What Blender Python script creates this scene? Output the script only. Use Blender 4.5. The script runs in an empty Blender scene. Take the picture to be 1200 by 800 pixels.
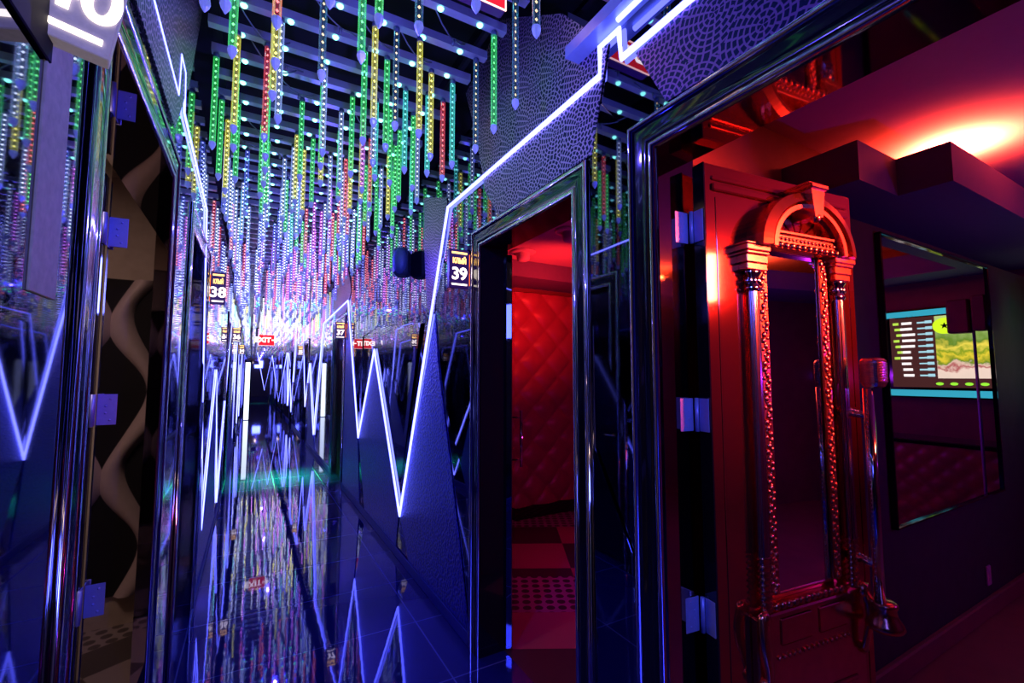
import bpy, math, random
from mathutils import Vector, Matrix
random.seed(7)
sc = bpy.context.scene
COL = sc.collection
PI = math.pi

# ------------------------------------------------------------------ materials
def new_mat(name):
    m = bpy.data.materials.new(name); m.use_nodes = True
    nt = m.node_tree; nt.nodes.clear()
    out = nt.nodes.new('ShaderNodeOutputMaterial')
    return m, nt, out
def pbr(name, col, rough=.4, metal=0., spec=.5, coat=0., noise=0., nscale=30., bump=0., bscale=60., emit=None, estr=0.):
    m, nt, out = new_mat(name)
    b = nt.nodes.new('ShaderNodeBsdfPrincipled')
    b.inputs['Base Color'].default_value = (*col, 1)
    b.inputs['Roughness'].default_value = rough
    b.inputs['Metallic'].default_value = metal
    b.inputs['Specular IOR Level'].default_value = spec
    b.inputs['Coat Weight'].default_value = coat
    b.inputs['Coat Roughness'].default_value = .04
    if emit:
        b.inputs['Emission Color'].default_value = (*emit, 1); b.inputs['Emission Strength'].default_value = estr
    tc = nt.nodes.new('ShaderNodeTexCoord')
    if noise:
        n = nt.nodes.new('ShaderNodeTexNoise'); n.inputs['Scale'].default_value = nscale; n.inputs['Detail'].default_value = 4
        nt.links.new(tc.outputs['Object'], n.inputs['Vector'])
        r = nt.nodes.new('ShaderNodeMix'); r.data_type = 'RGBA'
        r.inputs[6].default_value = (*[c*(1-noise) for c in col], 1); r.inputs[7].default_value = (*[min(1, c*(1+noise)) for c in col], 1)
        nt.links.new(n.outputs['Fac'], r.inputs[0]); nt.links.new(r.outputs[2], b.inputs['Base Color'])
    if bump:
        n = nt.nodes.new('ShaderNodeTexNoise'); n.inputs['Scale'].default_value = bscale; n.inputs['Detail'].default_value = 2
        nt.links.new(tc.outputs['Object'], n.inputs['Vector'])
        bm = nt.nodes.new('ShaderNodeBump'); bm.inputs['Strength'].default_value = bump; bm.inputs['Distance'].default_value = .01
        nt.links.new(n.outputs['Fac'], bm.inputs['Height']); nt.links.new(bm.outputs['Normal'], b.inputs['Normal'])
    nt.links.new(b.outputs[0], out.inputs[0])
    return m
def emi(name, col, s, sampled=False):
    m, nt, out = new_mat(name)
    e = nt.nodes.new('ShaderNodeEmission'); e.inputs[0].default_value = (*col, 1); e.inputs[1].default_value = s
    nt.links.new(e.outputs[0], out.inputs[0])
    if not sampled: m.cycles.emission_sampling = 'NONE'
    return m

M = {}
M['mirror'] = pbr('dark_mirror', (.24, .24, .33), .025, 1., bump=.012, bscale=3.)
M['mirror_clear'] = pbr('clear_mirror', (.78, .70, .74), .015, 1.)
M['black_gloss'] = pbr('black_gloss', (.006, .006, .012), .08, 0., .6, coat=.35, noise=.3)
M['jamb_red'] = pbr('reveal_lacquer', (.42, .30, .36), .05, 1., noise=.1, nscale=4)
M['chrome'] = pbr('chrome', (.66, .64, .72), .06, 1., noise=.04)
M['chrome_dim'] = pbr('smoked_chrome', (.40, .38, .50), .08, 1., noise=.05)
M['steel'] = pbr('hinge_steel', (.36, .40, .92), .38, .35, noise=.15, nscale=60)
M['slat'] = pbr('white_slat', (.62, .60, .70), .35, .3, noise=.12)
M['skirt'] = pbr('skirting_blue', (.02, .025, .5), .45, noise=.2)
M['black'] = pbr('matt_black', (.004, .004, .006), .8, noise=.3)
M['cable'] = pbr('cable_sleeve', (.25, .25, .32), .4, noise=.2)
M['trim'] = pbr('trim_paint', (.45, .55, .8), .3, .2, noise=.1)
M['cap'] = pbr('tube_cap', (.10, .12, .22), .35, noise=.2)
M['tip'] = pbr('tube_tip', (.5, .55, .95), .12, 0., .8, emit=(.25, .3, 1.), estr=.35, noise=.2, nscale=80)
M['board'] = pbr('led_board', (.01, .015, .03), .5, noise=.3)
M['red_door'] = pbr('red_lacquer', (.66, .13, .12), .07, .95, noise=.12, nscale=3, bump=.02, bscale=5)
M['copper'] = pbr('bronze_ornament', (.78, .30, .22), .22, 1., noise=.2, nscale=25)
M['gun'] = pbr('polished_pilaster', (.52, .42, .52), .16, 1., noise=.12)
M['wall_red'] = pbr('red_room_paint', (.20, .05, .09), .6, noise=.25, nscale=8)
M['wall_dark'] = pbr('dark_wallpaper', (.030, .020, .055), .7, noise=.4, nscale=14)
M['ceil'] = pbr('ceiling_paint', (.62, .42, .52), .8, noise=.05)
M['soffit'] = pbr('soffit_paint', (.14, .10, .26), .7, noise=.1)
M['cream'] = pbr('cream_plaster', (.62, .53, .43), .75, noise=.18, nscale=20)
M['lining_mid'] = pbr('reveal_mirror', (.6, .52, .52), .02, 1., noise=.03)
M['ribbon'] = pbr('white_relief', (.62, .52, .5), .4, noise=.08)
M['cream_reflection'] = pbr('painted_cream_reflection', (.5, .42, .34), .6, noise=.35, nscale=70, emit=(.42, .36, .32), estr=.06)  # dim emission stands in for a cream reflection in the wall mirror
M['plate'] = pbr('plastic_plate', (.6, .35, .5), .4, noise=.05)
M['leather'] = pbr('tufted_leather', (.42, .08, .12), .38, noise=.25, nscale=6)
M['bench'] = pbr('bench_leather', (.30, .05, .08), .35, noise=.2)
M['white'] = pbr('white_plastic', (.7, .62, .68), .4, noise=.05)
M['neon'] = emi('neon_tube', (.16, .18, 1.), 6.5, True)
M['neon_hot'] = emi('neon_tube_end', (.16, .20, 1.), 6, True)
M['rail'] = emi('lit_channel', (.08, .22, 1.), .8)
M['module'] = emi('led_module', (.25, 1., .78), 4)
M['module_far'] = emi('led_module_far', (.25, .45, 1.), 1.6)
M['sign_white'] = emi('sign_white', (1., .85, .75), 3)
M['sign_warm'] = emi('sign_warm', (1., .55, .16), 3.2)
M['sign_grey'] = pbr('sign_frosted', (.34, .31, .34), .5, noise=.35, nscale=90, emit=(.45, .36, .36), estr=.28)
M['sign_body'] = pbr('sign_body', (.05, .02, .10), .3, noise=.2, emit=(.10, .02, .22), estr=.15)
M['sign_orange'] = emi('sign_edge', (1., .16, .02), 1.6)
M['exit_red'] = emi('exit_red', (1., .02, .05), 1.1)
M['exit_line'] = emi('exit_line', (1., .55, .5), 2.5)
M['door_light'] = emi('bright_doorway', (.72, .82, 1.), 2.6, True)
M['green_led'] = emi('green_led', (.35, 1., .05), 1.2)
M['cyan_edge'] = emi('cyan_edge', (.05, .55, .75), .9)

def hammered():
    m, nt, out = new_mat('blue_hammered_sheet')
    b = nt.nodes.new('ShaderNodeBsdfPrincipled'); tc = nt.nodes.new('ShaderNodeTexCoord')
    v = nt.nodes.new('ShaderNodeTexVoronoi'); v.inputs['Scale'].default_value = 52
    nt.links.new(tc.outputs['Object'], v.inputs['Vector'])
    r = nt.nodes.new('ShaderNodeValToRGB')
    r.color_ramp.elements[0].position = .12; r.color_ramp.elements[0].color = (.008, .010, .25, 1)
    r.color_ramp.elements[1].position = .5; r.color_ramp.elements[1].color = (.025, .03, .75, 1)
    nt.links.new(v.outputs['Distance'], r.inputs[0]); nt.links.new(r.outputs[0], b.inputs['Base Color'])
    bm = nt.nodes.new('ShaderNodeBump'); bm.inputs['Strength'].default_value = .9; bm.inputs['Distance'].default_value = .006
    nt.links.new(v.outputs['Distance'], bm.inputs['Height']); nt.links.new(bm.outputs['Normal'], b.inputs['Normal'])
    b.inputs['Roughness'].default_value = .33; b.inputs['Metallic'].default_value = .55
    nt.links.new(b.outputs[0], out.inputs[0]); return m
M['hammered'] = hammered()

def perforated(name, base, hole, rough=.35):
    # ornamental lattice: rosettes of concentric slots, packed edge to edge
    m, nt, out = new_mat(name)
    N = nt.nodes.new; L = nt.links.new
    def mth(op, a, b=None, c=None):
        n = N('ShaderNodeMath'); n.operation = op
        for i, v in enumerate((a, b, c)):
            if v is None: continue
            if isinstance(v, (int, float)): n.inputs[i].default_value = v
            else: L(v, n.inputs[i])
        return n.outputs[0]
    b = N('ShaderNodeBsdfPrincipled'); tc = N('ShaderNodeTexCoord')
    sp = N('ShaderNodeSeparateXYZ'); L(tc.outputs['Object'], sp.inputs[0])
    cb = N('ShaderNodeCombineXYZ'); L(sp.outputs['Y'], cb.inputs[0]); L(sp.outputs['Z'], cb.inputs[1])
    vo = N('ShaderNodeTexVoronoi'); vo.voronoi_dimensions = '2D'; vo.inputs['Scale'].default_value = 5.4; vo.inputs['Randomness'].default_value = .55
    L(cb.outputs[0], vo.inputs['Vector'])
    df = N('ShaderNodeVectorMath'); df.operation = 'SUBTRACT'; L(cb.outputs[0], df.inputs[0]); L(vo.outputs['Position'], df.inputs[1])
    ln = N('ShaderNodeVectorMath'); ln.operation = 'LENGTH'; L(df.outputs[0], ln.inputs[0])
    sd = N('ShaderNodeSeparateXYZ'); L(df.outputs[0], sd.inputs[0])
    ang = mth('ADD', mth('DIVIDE', mth('ARCTAN2', sd.outputs['Y'], sd.outputs['X']), 2*PI), .5)
    ring = mth('DIVIDE', ln.outputs['Value'], .0175); k = mth('FLOOR', ring); rf = mth('FRACT', ring)
    cnt = mth('MULTIPLY_ADD', k, 3.5, 5.)
    af = mth('FRACT', mth('MULTIPLY', ang, cnt))
    h = mth('MULTIPLY', mth('GREATER_THAN', mth('PINGPONG', af, .5), .14), mth('GREATER_THAN', mth('PINGPONG', rf, .5), .15))
    mix = N('ShaderNodeMix'); mix.data_type = 'RGBA'; mix.inputs[6].default_value = (*base, 1); mix.inputs[7].default_value = (*hole, 1)
    L(h, mix.inputs[0]); L(mix.outputs[2], b.inputs['Base Color'])
    bm = N('ShaderNodeBump'); bm.inputs['Strength'].default_value = .6; bm.inputs['Distance'].default_value = .004; bm.invert = True
    L(h, bm.inputs['Height']); L(bm.outputs['Normal'], b.inputs['Normal'])
    b.inputs['Roughness'].default_value = rough; b.inputs['Metallic'].default_value = .5
    L(b.outputs[0], out.inputs[0]); return m
M['perf'] = perforated('perforated_metal', (.72, .48, .62), (.004, .006, .05))
M['perf_purple'] = perforated('perforated_metal_violet', (.42, .18, .50), (.01, .02, .09))

def glass_tube(name, tint, k):
    m, nt, out = new_mat(name); N = nt.nodes.new; L = nt.links.new
    t = N('ShaderNodeBsdfTransparent'); t.inputs[0].default_value = (.93, .95, 1., 1)
    g = N('ShaderNodeBsdfGlossy'); g.inputs[0].default_value = (.7, .8, 1., 1); g.inputs['Roughness'].default_value = .08
    e = N('ShaderNodeEmission'); e.inputs[0].default_value = (*tint, 1); e.inputs[1].default_value = k
    a = N('ShaderNodeAddShader'); L(g.outputs[0], a.inputs[0]); L(e.outputs[0], a.inputs[1])
    lw = N('ShaderNodeLayerWeight'); lw.inputs[0].default_value = .35
    p = N('ShaderNodeMath'); p.operation = 'POWER'; p.inputs[1].default_value = 1.6; L(lw.outputs['Facing'], p.inputs[0])
    p2 = N('ShaderNodeMath'); p2.operation = 'MULTIPLY'; p2.operation = 'MULTIPLY_ADD'; p2.inputs[1].default_value = .55; p2.inputs[2].default_value = .22; L(p.outputs[0], p2.inputs[0])
    x = N('ShaderNodeMixShader'); L(p2.outputs[0], x.inputs[0]); L(t.outputs[0], x.inputs[1]); L(a.outputs[0], x.inputs[2])
    L(x.outputs[0], out.inputs[0]); m.cycles.emission_sampling = 'NONE'; return m

def floor_mat():
    m, nt, out = new_mat('polished_floor_tile'); N = nt.nodes.new; L = nt.links.new
    b = N('ShaderNodeBsdfPrincipled'); tc = N('ShaderNodeTexCoord')
    br = N('ShaderNodeTexBrick'); br.offset = 0; br.inputs['Scale'].default_value = 1.
    br.inputs['Brick Width'].default_value = .6; br.inputs['Row Height'].default_value = .6; br.inputs['Mortar Size'].default_value = .004
    br.inputs['Color1'].default_value = (.008, .010, .16, 1); br.inputs['Color2'].default_value = (.010, .012, .18, 1); br.inputs['Mortar'].default_value = (.10, .12, .5, 1)
    mp = N('ShaderNodeMapping'); mp.inputs['Location'].default_value = (.27, .18, 0); L(tc.outputs['Object'], mp.inputs[0]); L(mp.outputs[0], br.inputs['Vector'])
    n = N('ShaderNodeTexNoise'); n.inputs['Scale'].default_value = 9; L(tc.outputs['Object'], n.inputs['Vector'])
    bm = N('ShaderNodeBump'); bm.inputs['Strength'].default_value = .009; bm.inputs['Distance'].default_value = .02
    L(n.outputs['Fac'], bm.inputs['Height']); L(bm.outputs['Normal'], b.inputs['Normal'])
    L(br.outputs['Color'], b.inputs['Base Color'])
    b.inputs['Roughness'].default_value = .03; b.inputs['Specular IOR Level'].default_value = 1.
    b.inputs['IOR'].default_value = 1.7
    b.inputs['Specular Tint'].default_value = (.26, .27, 1., 1)
    L(b.outputs[0], out.inputs[0]); return m
M['floor'] = floor_mat()

def pattern_floor(name, c1, c2, c3):
    m, nt, out = new_mat(name); N = nt.nodes.new; L = nt.links.new
    b = N('ShaderNodeBsdfPrincipled'); tc = N('ShaderNodeTexCoord')
    mp = N('ShaderNodeMapping'); mp.inputs['Rotation'].default_value = (0, 0, .5); L(tc.outputs['Object'], mp.inputs[0])
    ch = N('ShaderNodeTexChecker'); ch.inputs['Scale'].default_value = 1.9; ch.inputs[1].default_value = (*c1, 1); ch.inputs[2].default_value = (*c2, 1)
    L(mp.outputs[0], ch.inputs[0])
    v = N('ShaderNodeTexVoronoi'); v.inputs['Scale'].default_value = 13; v.inputs['Randomness'].default_value = 0; L(mp.outputs[0], v.inputs['Vector'])
    g = N('ShaderNodeMath'); g.operation = 'LESS_THAN'; g.inputs[1].default_value = .36; L(v.outputs['Distance'], g.inputs[0])
    dm = N('ShaderNodeMix'); dm.data_type = 'RGBA'; dm.inputs[6].default_value = (*c3, 1); dm.inputs[7].default_value = (*c2, 1); L(g.outputs[0], dm.inputs[0])
    sx = N('ShaderNodeSeparateXYZ'); L(mp.outputs[0], sx.inputs[0])
    w = N('ShaderNodeMath'); w.operation = 'PINGPONG'; w.inputs[1].default_value = .82; L(sx.outputs['Y'], w.inputs[0])
    g2 = N('ShaderNodeMath'); g2.operation = 'LESS_THAN'; g2.inputs[1].default_value = .26; L(w.outputs[0], g2.inputs[0])
    fm = N('ShaderNodeMix'); fm.data_type = 'RGBA'; L(g2.outputs[0], fm.inputs[0]); L(ch.outputs[0], fm.inputs[6]); L(dm.outputs[2], fm.inputs[7])
    L(fm.outputs[2], b.inputs['Base Color']); b.inputs['Roughness'].default_value = .35
    L(b.outputs[0], out.inputs[0]); return m
M['floor_magenta'] = pattern_floor('patterned_tile_wine', (.55, .10, .20), (.07, .03, .06), (.50, .16, .40))
M['floor_grey'] = pattern_floor('patterned_tile_grey', (.40, .33, .32), (.12, .10, .10), (.42, .36, .36))
M['floor_red'] = pbr('wine_floor', (.22, .06, .09), .4, noise=.3, nscale=6)

def picture_mat():
    m, nt, out = new_mat('screen_landscape'); N = nt.nodes.new; L = nt.links.new
    tc = N('ShaderNodeTexCoord'); sx = N('ShaderNodeSeparateXYZ'); L(tc.outputs['Object'], sx.inputs[0])
    n = N('ShaderNodeTexNoise'); n.inputs['Scale'].default_value = 13; n.inputs['Detail'].default_value = 5; L(tc.outputs['Object'], n.inputs['Vector'])
    a = N('ShaderNodeMath'); a.operation = 'MULTIPLY_ADD'; a.inputs[1].default_value = .22; L(n.outputs['Fac'], a.inputs[0]); L(sx.outputs['Z'], a.inputs[2])
    r = N('ShaderNodeValToRGB'); cr = r.color_ramp; mz = N('ShaderNodeMath'); mz.operation = 'MULTIPLY_ADD'; mz.inputs[1].default_value = 1.72; mz.inputs[2].default_value = .33; L(a.outputs[0], mz.inputs[0]); L(mz.outputs[0], r.inputs[0])
    cr.elements[0].position = .0; cr.elements[0].color = (.9, .75, .6, 1)
    cr.elements[1].position = 1.; cr.elements[1].color = (.55, .75, .25, 1)
    for p, c in ((.22, (1., .8, .65, 1)), (.27, (.5, .12, .12, 1)), (.31, (.9, .65, .5, 1)), (.35, (.16, .3, .02, 1)), (.44, (.9, .75, .05, 1)), (.50, (.25, .4, .02, 1)), (.58, (1., .85, .1, 1)), (.68, (.15, .3, .03, 1))):
        e = cr.elements.new(p); e.color = c
    em = N('ShaderNodeEmission'); em.inputs[1].default_value = 1.1; L(r.outputs[0], em.inputs[0]); L(em.outputs[0], out.inputs[0]); return m
M['picture'] = picture_mat()

# ------------------------------------------------------------------ mesh builder
class MB:
    def __init__(s): s.v = []; s.f = []; s.m = []; s.sm = []
    def add(s, vs, fs, mi=0, smooth=False):
        o = len(s.v); s.v += [tuple(v) for v in vs]
        for f in fs: s.f.append(tuple(i+o for i in f)); s.m.append(mi); s.sm.append(smooth)
        return s
    def box(s, x0, x1, y0, y1, z0, z1, mi=0):
        vs = [(x, y, z) for x in (x0, x1) for y in (y0, y1) for z in (z0, z1)]
        return s.add(vs, [(0, 1, 3, 2), (4, 6, 7, 5), (0, 4, 5, 1), (2, 3, 7, 6), (0, 2, 6, 4), (1, 5, 7, 3)], mi)
    def bbox(s, x0, x1, y0, y1, z0, z1, b=.004, mi=0):      # box with chamfered edges along z and rims
        b = min(b, (x1-x0)/2.2, (y1-y0)/2.2, (z1-z0)/2.2)
        def ring(ix, z): return [(x0+ix+b, y0+ix, z), (x1-ix-b, y0+ix, z), (x1-ix, y0+ix+b, z), (x1-ix, y1-ix-b, z), (x1-ix-b, y1-ix, z), (x0+ix+b, y1-ix, z), (x0+ix, y1-ix-b, z), (x0+ix, y0+ix+b, z)]
        vs = ring(b*.9, z0)+ring(0, z0+b)+ring(0, z1-b)+ring(b*.9, z1)
        fs = [tuple(range(7, -1, -1)), tuple(range(24, 32))]
        for k in range(3):
            for i in range(8): j = (i+1) % 8; fs.append((k*8+i, k*8+j, k*8+8+j, k*8+8+i))
        return s.add(vs, fs, mi)
    def lathe(s, prof, c=(0, 0, 0), n=16, mi=0, axis='z', smooth=True, sweep=2*PI):
        vs = []; full = abs(sweep-2*PI) < 1e-6; k = n if full else n+1
        for r, h in prof:
            for i in range(k):
                a = sweep*i/n
                p = (r*math.cos(a), r*math.sin(a), h)
                if axis == 'y': p = (p[0], p[2], p[1])
                if axis == 'x': p = (p[2], p[0], p[1])
                vs.append((p[0]+c[0], p[1]+c[1], p[2]+c[2]))
        fs = []
        for a in range(len(prof)-1):
            for i in range(n):
                j = (i+1) % k if full else i+1
                fs.append((a*k+i, a*k+j, (a+1)*k+j, (a+1)*k+i))
        return s.add(vs, fs, mi, smooth)
    def sphere(s, c, r, n=8, m=6, mi=0, sx=1, sy=1, sz=1):
        vs = [(c[0], c[1], c[2]+r*sz)]
        for a in range(1, m):
            t = PI*a/m
            for i in range(n):
                p = 2*PI*i/n; vs.append((c[0]+r*sx*math.sin(t)*math.cos(p), c[1]+r*sy*math.sin(t)*math.sin(p), c[2]+r*sz*math.cos(t)))
        vs.append((c[0], c[1], c[2]-r*sz)); fs = []
        for i in range(n): fs.append((0, 1+i, 1+(i+1) % n))
        for a in range(m-2):
            for i in range(n): j = (i+1) % n; fs.append((1+a*n+i, 1+(a+1)*n+i, 1+(a+1)*n+j, 1+a*n+j))
        e = len(vs)-1
        for i in range(n): fs.append((e, 1+(m-2)*n+(i+1) % n, 1+(m-2)*n+i))
        return s.add(vs, fs, mi, True)
    def tube(s, pts, r, n=8, mi=0, flat=None, closed=False):
        P = [Vector(p) for p in pts]; vs = []; K = len(P)
        for k, p in enumerate(P):
            if closed: t = (P[(k+1) % K]-P[k-1])
            else: t = (P[min(k+1, K-1)]-P[max(k-1, 0)])
            t.normalize()
            up = Vector((1, 0, 0)) if abs(t.x) < .8 else Vector((0, 0, 1))
            a = t.cross(up).normalized(); b = t.cross(a)
            sc_ = 1.
            if 0 < k < K-1:
                d0 = (P[k]-P[k-1]).normalized(); d1 = (P[k+1]-P[k]).normalized()
                sc_ = min(1.8, 1/max(.3, math.sqrt(max(0, (1+d0.dot(d1))/2))))
            rr = r[k] if isinstance(r, (list, tuple)) else r
            for i in range(n):
                q = 2*PI*i/n; vs.append(p+a*(rr*sc_*math.cos(q))+b*(rr*math.sin(q)*(flat or 1)))
        fs = []
        for k in range(K if closed else K-1):
            for i in range(n): j = (i+1) % n; k2 = (k+1) % K; fs.append((k*n+i, k*n+j, k2*n+j, k2*n+i))
        if not closed: fs += [tuple(range(n-1, -1, -1)), tuple(range((K-1)*n, K*n))]
        return s.add(vs, fs, mi, True)
    def prism(s, poly, axis, a, b, mi=0):        # polygon in the plane across `axis`, extruded from a to b
        n = len(poly)
        def pt(q, h): return (h, q[0], q[1]) if axis == 'x' else (q[0], h, q[1]) if axis == 'y' else (q[0], q[1], h)
        vs = [pt(q, a) for q in poly]+[pt(q, b) for q in poly]
        fs = [tuple(range(n-1, -1, -1)), tuple(range(n, 2*n))]+[(i, (i+1) % n, n+(i+1) % n, n+i) for i in range(n)]
        return s.add(vs, fs, mi)
    def mesh(s, name, mats):
        me = bpy.data.meshes.new(name); me.from_pydata(s.v, [], s.f)
        for m in (mats if isinstance(mats, (list, tuple)) else [mats]): me.materials.append(m)
        me.polygons.foreach_set('material_index', s.m); me.polygons.foreach_set('use_smooth', s.sm)
        me.update(); return me
    def obj(s, name, mats, parent=None, loc=(0, 0, 0), rz=0):
        o = bpy.data.objects.new(name, s.mesh(name, mats)); COL.objects.link(o); o.parent = parent
        o.location = loc; o.rotation_euler = (0, 0, rz); return o

def inst(name, me, parent=None, loc=(0, 0, 0), rot=(0, 0, 0)):
    o = bpy.data.objects.new(name, me); COL.objects.link(o); o.parent = parent; o.location = loc; o.rotation_euler = rot; return o
def tag(o, label, cat, group=None, kind=None):
    o['label'] = label; o['category'] = cat
    if group: o['group'] = group
    if kind: o['kind'] = kind
    return o
def struct(o, label=None):
    o['kind'] = 'structure'
    if label: o['label'] = label
    return o
def thing(name, loc, label, cat, group=None, rz=0, rot=None):
    o = bpy.data.objects.new(name, None); COL.objects.link(o); o.location = loc; o.rotation_euler = rot or (0, 0, rz); o.empty_display_size = .1
    return tag(o, label, cat, group)
def copy_tree(o, parent=None):
    c = o.copy(); COL.objects.link(c); c.parent = parent
    for ch in o.children: copy_tree(ch, c)
    return c
def text_mesh(txt, size, mat, depth=.002, bold=.0):
    cu = bpy.data.curves.new('lettering', 'FONT'); cu.body = txt; cu.size = size; cu.align_x = 'CENTER'; cu.align_y = 'CENTER'
    cu.extrude = depth; cu.offset = bold
    to = bpy.data.objects.new('lettering', cu); COL.objects.link(to)
    dg = bpy.context.evaluated_depsgraph_get(); me = bpy.data.meshes.new_from_object(to.evaluated_get(dg))
    bpy.data.objects.remove(to); me.materials.clear(); me.materials.append(mat); return me

# ------------------------------------------------------------------ the setting
XR, XL, YE, YB = 1.11, -.28, 18.0, -2.2
TH = .15
DT = 2.235                                        # clear height of the doorways
R_DOORS = [(.10, 1.006), (1.445, 2.30), (6.67, 7.50), (11.2, 12.1), (15.3, 16.2)]
L_DOORS = [(1.19, 2.05), (2.72, 3.60), (7.0, 7.85), (11.4, 12.3)]
def wall_with_doors(name, x0, x1, doors, y0, y1, ztop, mat):
    m = MB(); y = y0
    for a, b in doors:
        m.box(x0, x1, y, a, 0, ztop); m.box(x0, x1, a, b, DT, ztop); y = b
    m.box(x0, x1, y, y1, 0, ztop)
    return struct(m.obj(name, mat))
struct(MB().box(XL-TH, XR+TH, YB, YE, -.08, 0).obj('floor', M['floor']))
wall_with_doors('wall_right', XR, XR+TH, R_DOORS, YB, YE, 3.6, M['mirror'])
wall_with_doors('wall_left', XL-TH, XL, L_DOORS, YB, YE, 3.6, M['mirror'])
struct(MB().box(XL-TH, XR+TH, YE, YE+.1, 0, 3.6).obj('wall_end', M['mirror']))
struct(MB().box(XL-TH, XR+TH, YB-.1, YB, 0, 3.6).obj('wall_back', M['cream']))
struct(MB().box(XL-TH, XR+TH, YB-.1, YE+.1, 3.6, 3.7).obj('ceiling', M['black']))
for (y0, y1) in ((-2.2, -.02), (1.13, 1.33), (2.42, 6.55), (7.62, 11.08), (12.22, 15.18), (16.32, 18.)):
    o = MB().bbox(XR-.012, XR, y0, y1, 0, .075, .004).obj('baseboard_right', M['skirt']); struct(o)
for (y0, y1) in ((-2.2, 1.08), (2.17, 2.6), (3.72, 6.88), (7.97, 11.28), (12.42, 18.)):
    o = MB().bbox(XL, XL+.012, y0, y1, 0, .075, .004).obj('baseboard_left', M['skirt']); struct(o)
# lit cornice band that ends above the open doorway
t = MB().box(1.035, XR, -1.6, 1.39, 2.752, 2.80).obj('trim_1', M['trim']); struct(t, 'pale blue lit cornice band high above the open doorway')

def door_frame(n, side, y0, y1, mats=('chrome', 'black_gloss', 'chrome'), lining='mirror', P=None):
    P = P or (.5 if side > 0 else .32)
    X = XR if side > 0 else XL
    root = bpy.data.objects.new('door_%d' % n, None); COL.objects.link(root); root.location = (X, (y0+y1)/2, 0); struct(root)
    def sweep(prof):
        m = MB(); vs = []; k = len(prof); cy = (y0+y1)/2
        for st in range(4):
            for d, p in prof:
                y = (y0-d) if st < 2 else (y1+d); z = 0 if st in (0, 3) else DT+d
                vs.append((-side*p*P, y-cy, z))
        fs = []
        for st in range(3):
            for i in range(k): j = (i+1) % k; fs.append((st*k+i, st*k+j, (st+1)*k+j, (st+1)*k+i))
        return m.add(vs, fs, 0, True)
    def half(d0, d1, p0, h, n=7): 
        c = (d0+d1)/2; r = (d1-d0)/2
        return [(d0, 0)]+[(c-r*math.cos(PI*i/n), p0+h*math.sin(PI*i/n)) for i in range(n+1)]+[(d1, 0)]
    a = sweep(half(.080, .100, .022, .020)); a.obj('outer_molding', M[mats[0]], root)
    b = sweep([(.019, 0), (.019, .018), (.036, .026), (.05, .018), (.07, .026), (.081, .026), (.081, 0)]); b.obj('casing', M[mats[1]], root)
    c = sweep(half(.0, .020, .014, .014)); c.obj('inner_molding', M[mats[2]], root)
    l = MB(); e = .012; h = (y1-y0)/2; x0, x1 = (0, TH+.02) if side > 0 else (-TH-.02, 0)
    l.box(x0, x1, -h-e, -h+.004, 0, DT); l.box(x0, x1, h-.004, h+e, 0, DT); l.box(x0, x1, -h, h, DT-.004, DT+e)
    l.obj('lining', M[lining], root)
    m = MB()
    xs = (TH+.012, TH+.03) if side > 0 else (-TH-.03, -TH-.012)
    return root
DF = {}
DF['D41'] = door_frame(1, 1, *R_DOORS[0], lining='jamb_red', P=.9)
DF['D39'] = door_frame(2, 1, *R_DOORS[1], lining='black_gloss')
DF['D37'] = door_frame(3, 1, *R_DOORS[2])
DF['D35'] = door_frame(4, 1, *R_DOORS[3])
DF['D33'] = door_frame(5, 1, *R_DOORS[4])
DF['D40'] = door_frame(6, -1, *L_DOORS[0], mats=('chrome_dim', 'black_gloss', 'chrome_dim'), lining='lining_mid')
DF['D38'] = door_frame(7, -1, *L_DOORS[1])
DF['D36'] = door_frame(8, -1, *L_DOORS[2])
DF['D34'] = door_frame(9, -1, *L_DOORS[3])
M['brown_gloss'] = pbr('brown_lacquer', (.30, .12, .06), .12, .7, noise=.25, nscale=8)
def closed_leaf(root, side, w, label, mat):
    m = MB(); x0, x1 = (.075, .115) if side > 0 else (-.115, -.075)
    m.bbox(x0, x1, -w/2+.006, w/2-.006, .01, DT-.008, .004)
    o = m.obj('door_leaf', M[mat]); o.location = root.location
    tag(o, label, 'door')
    k = MB(); s = -side
    xx = x0 if side > 0 else x1
    k.tube([(xx, -w/2+.09, 1.02), (xx+s*.05, -w/2+.09, 1.02)], .009, 8); k.tube([(xx+s*.045, -w/2+.085, 1.02), (xx+s*.045, -w/2+.2, 1.02)], .009, 8)
    k.obj('handle', M['chrome'], o)
closed_leaf(DF['D38'], -1, .88, 'closed black glossy door under sign 38', 'black_gloss')
closed_leaf(DF['D37'], 1, .83, 'closed brown glossy door beside sign 37', 'brown_gloss')
closed_leaf(DF['D36'], -1, .85, 'closed brown glossy door opposite sign 37', 'brown_gloss')
closed_leaf(DF['D35'], 1, .9, 'closed door past the brown door of sign 37, same wall', 'black_gloss')
closed_leaf(DF['D34'], -1, .9, 'closed door farthest down the wall with sign 38', 'black_gloss')
closed_leaf(DF['D33'], 1, .9, 'closed door nearest the bright end doorway', 'black_gloss')

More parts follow.
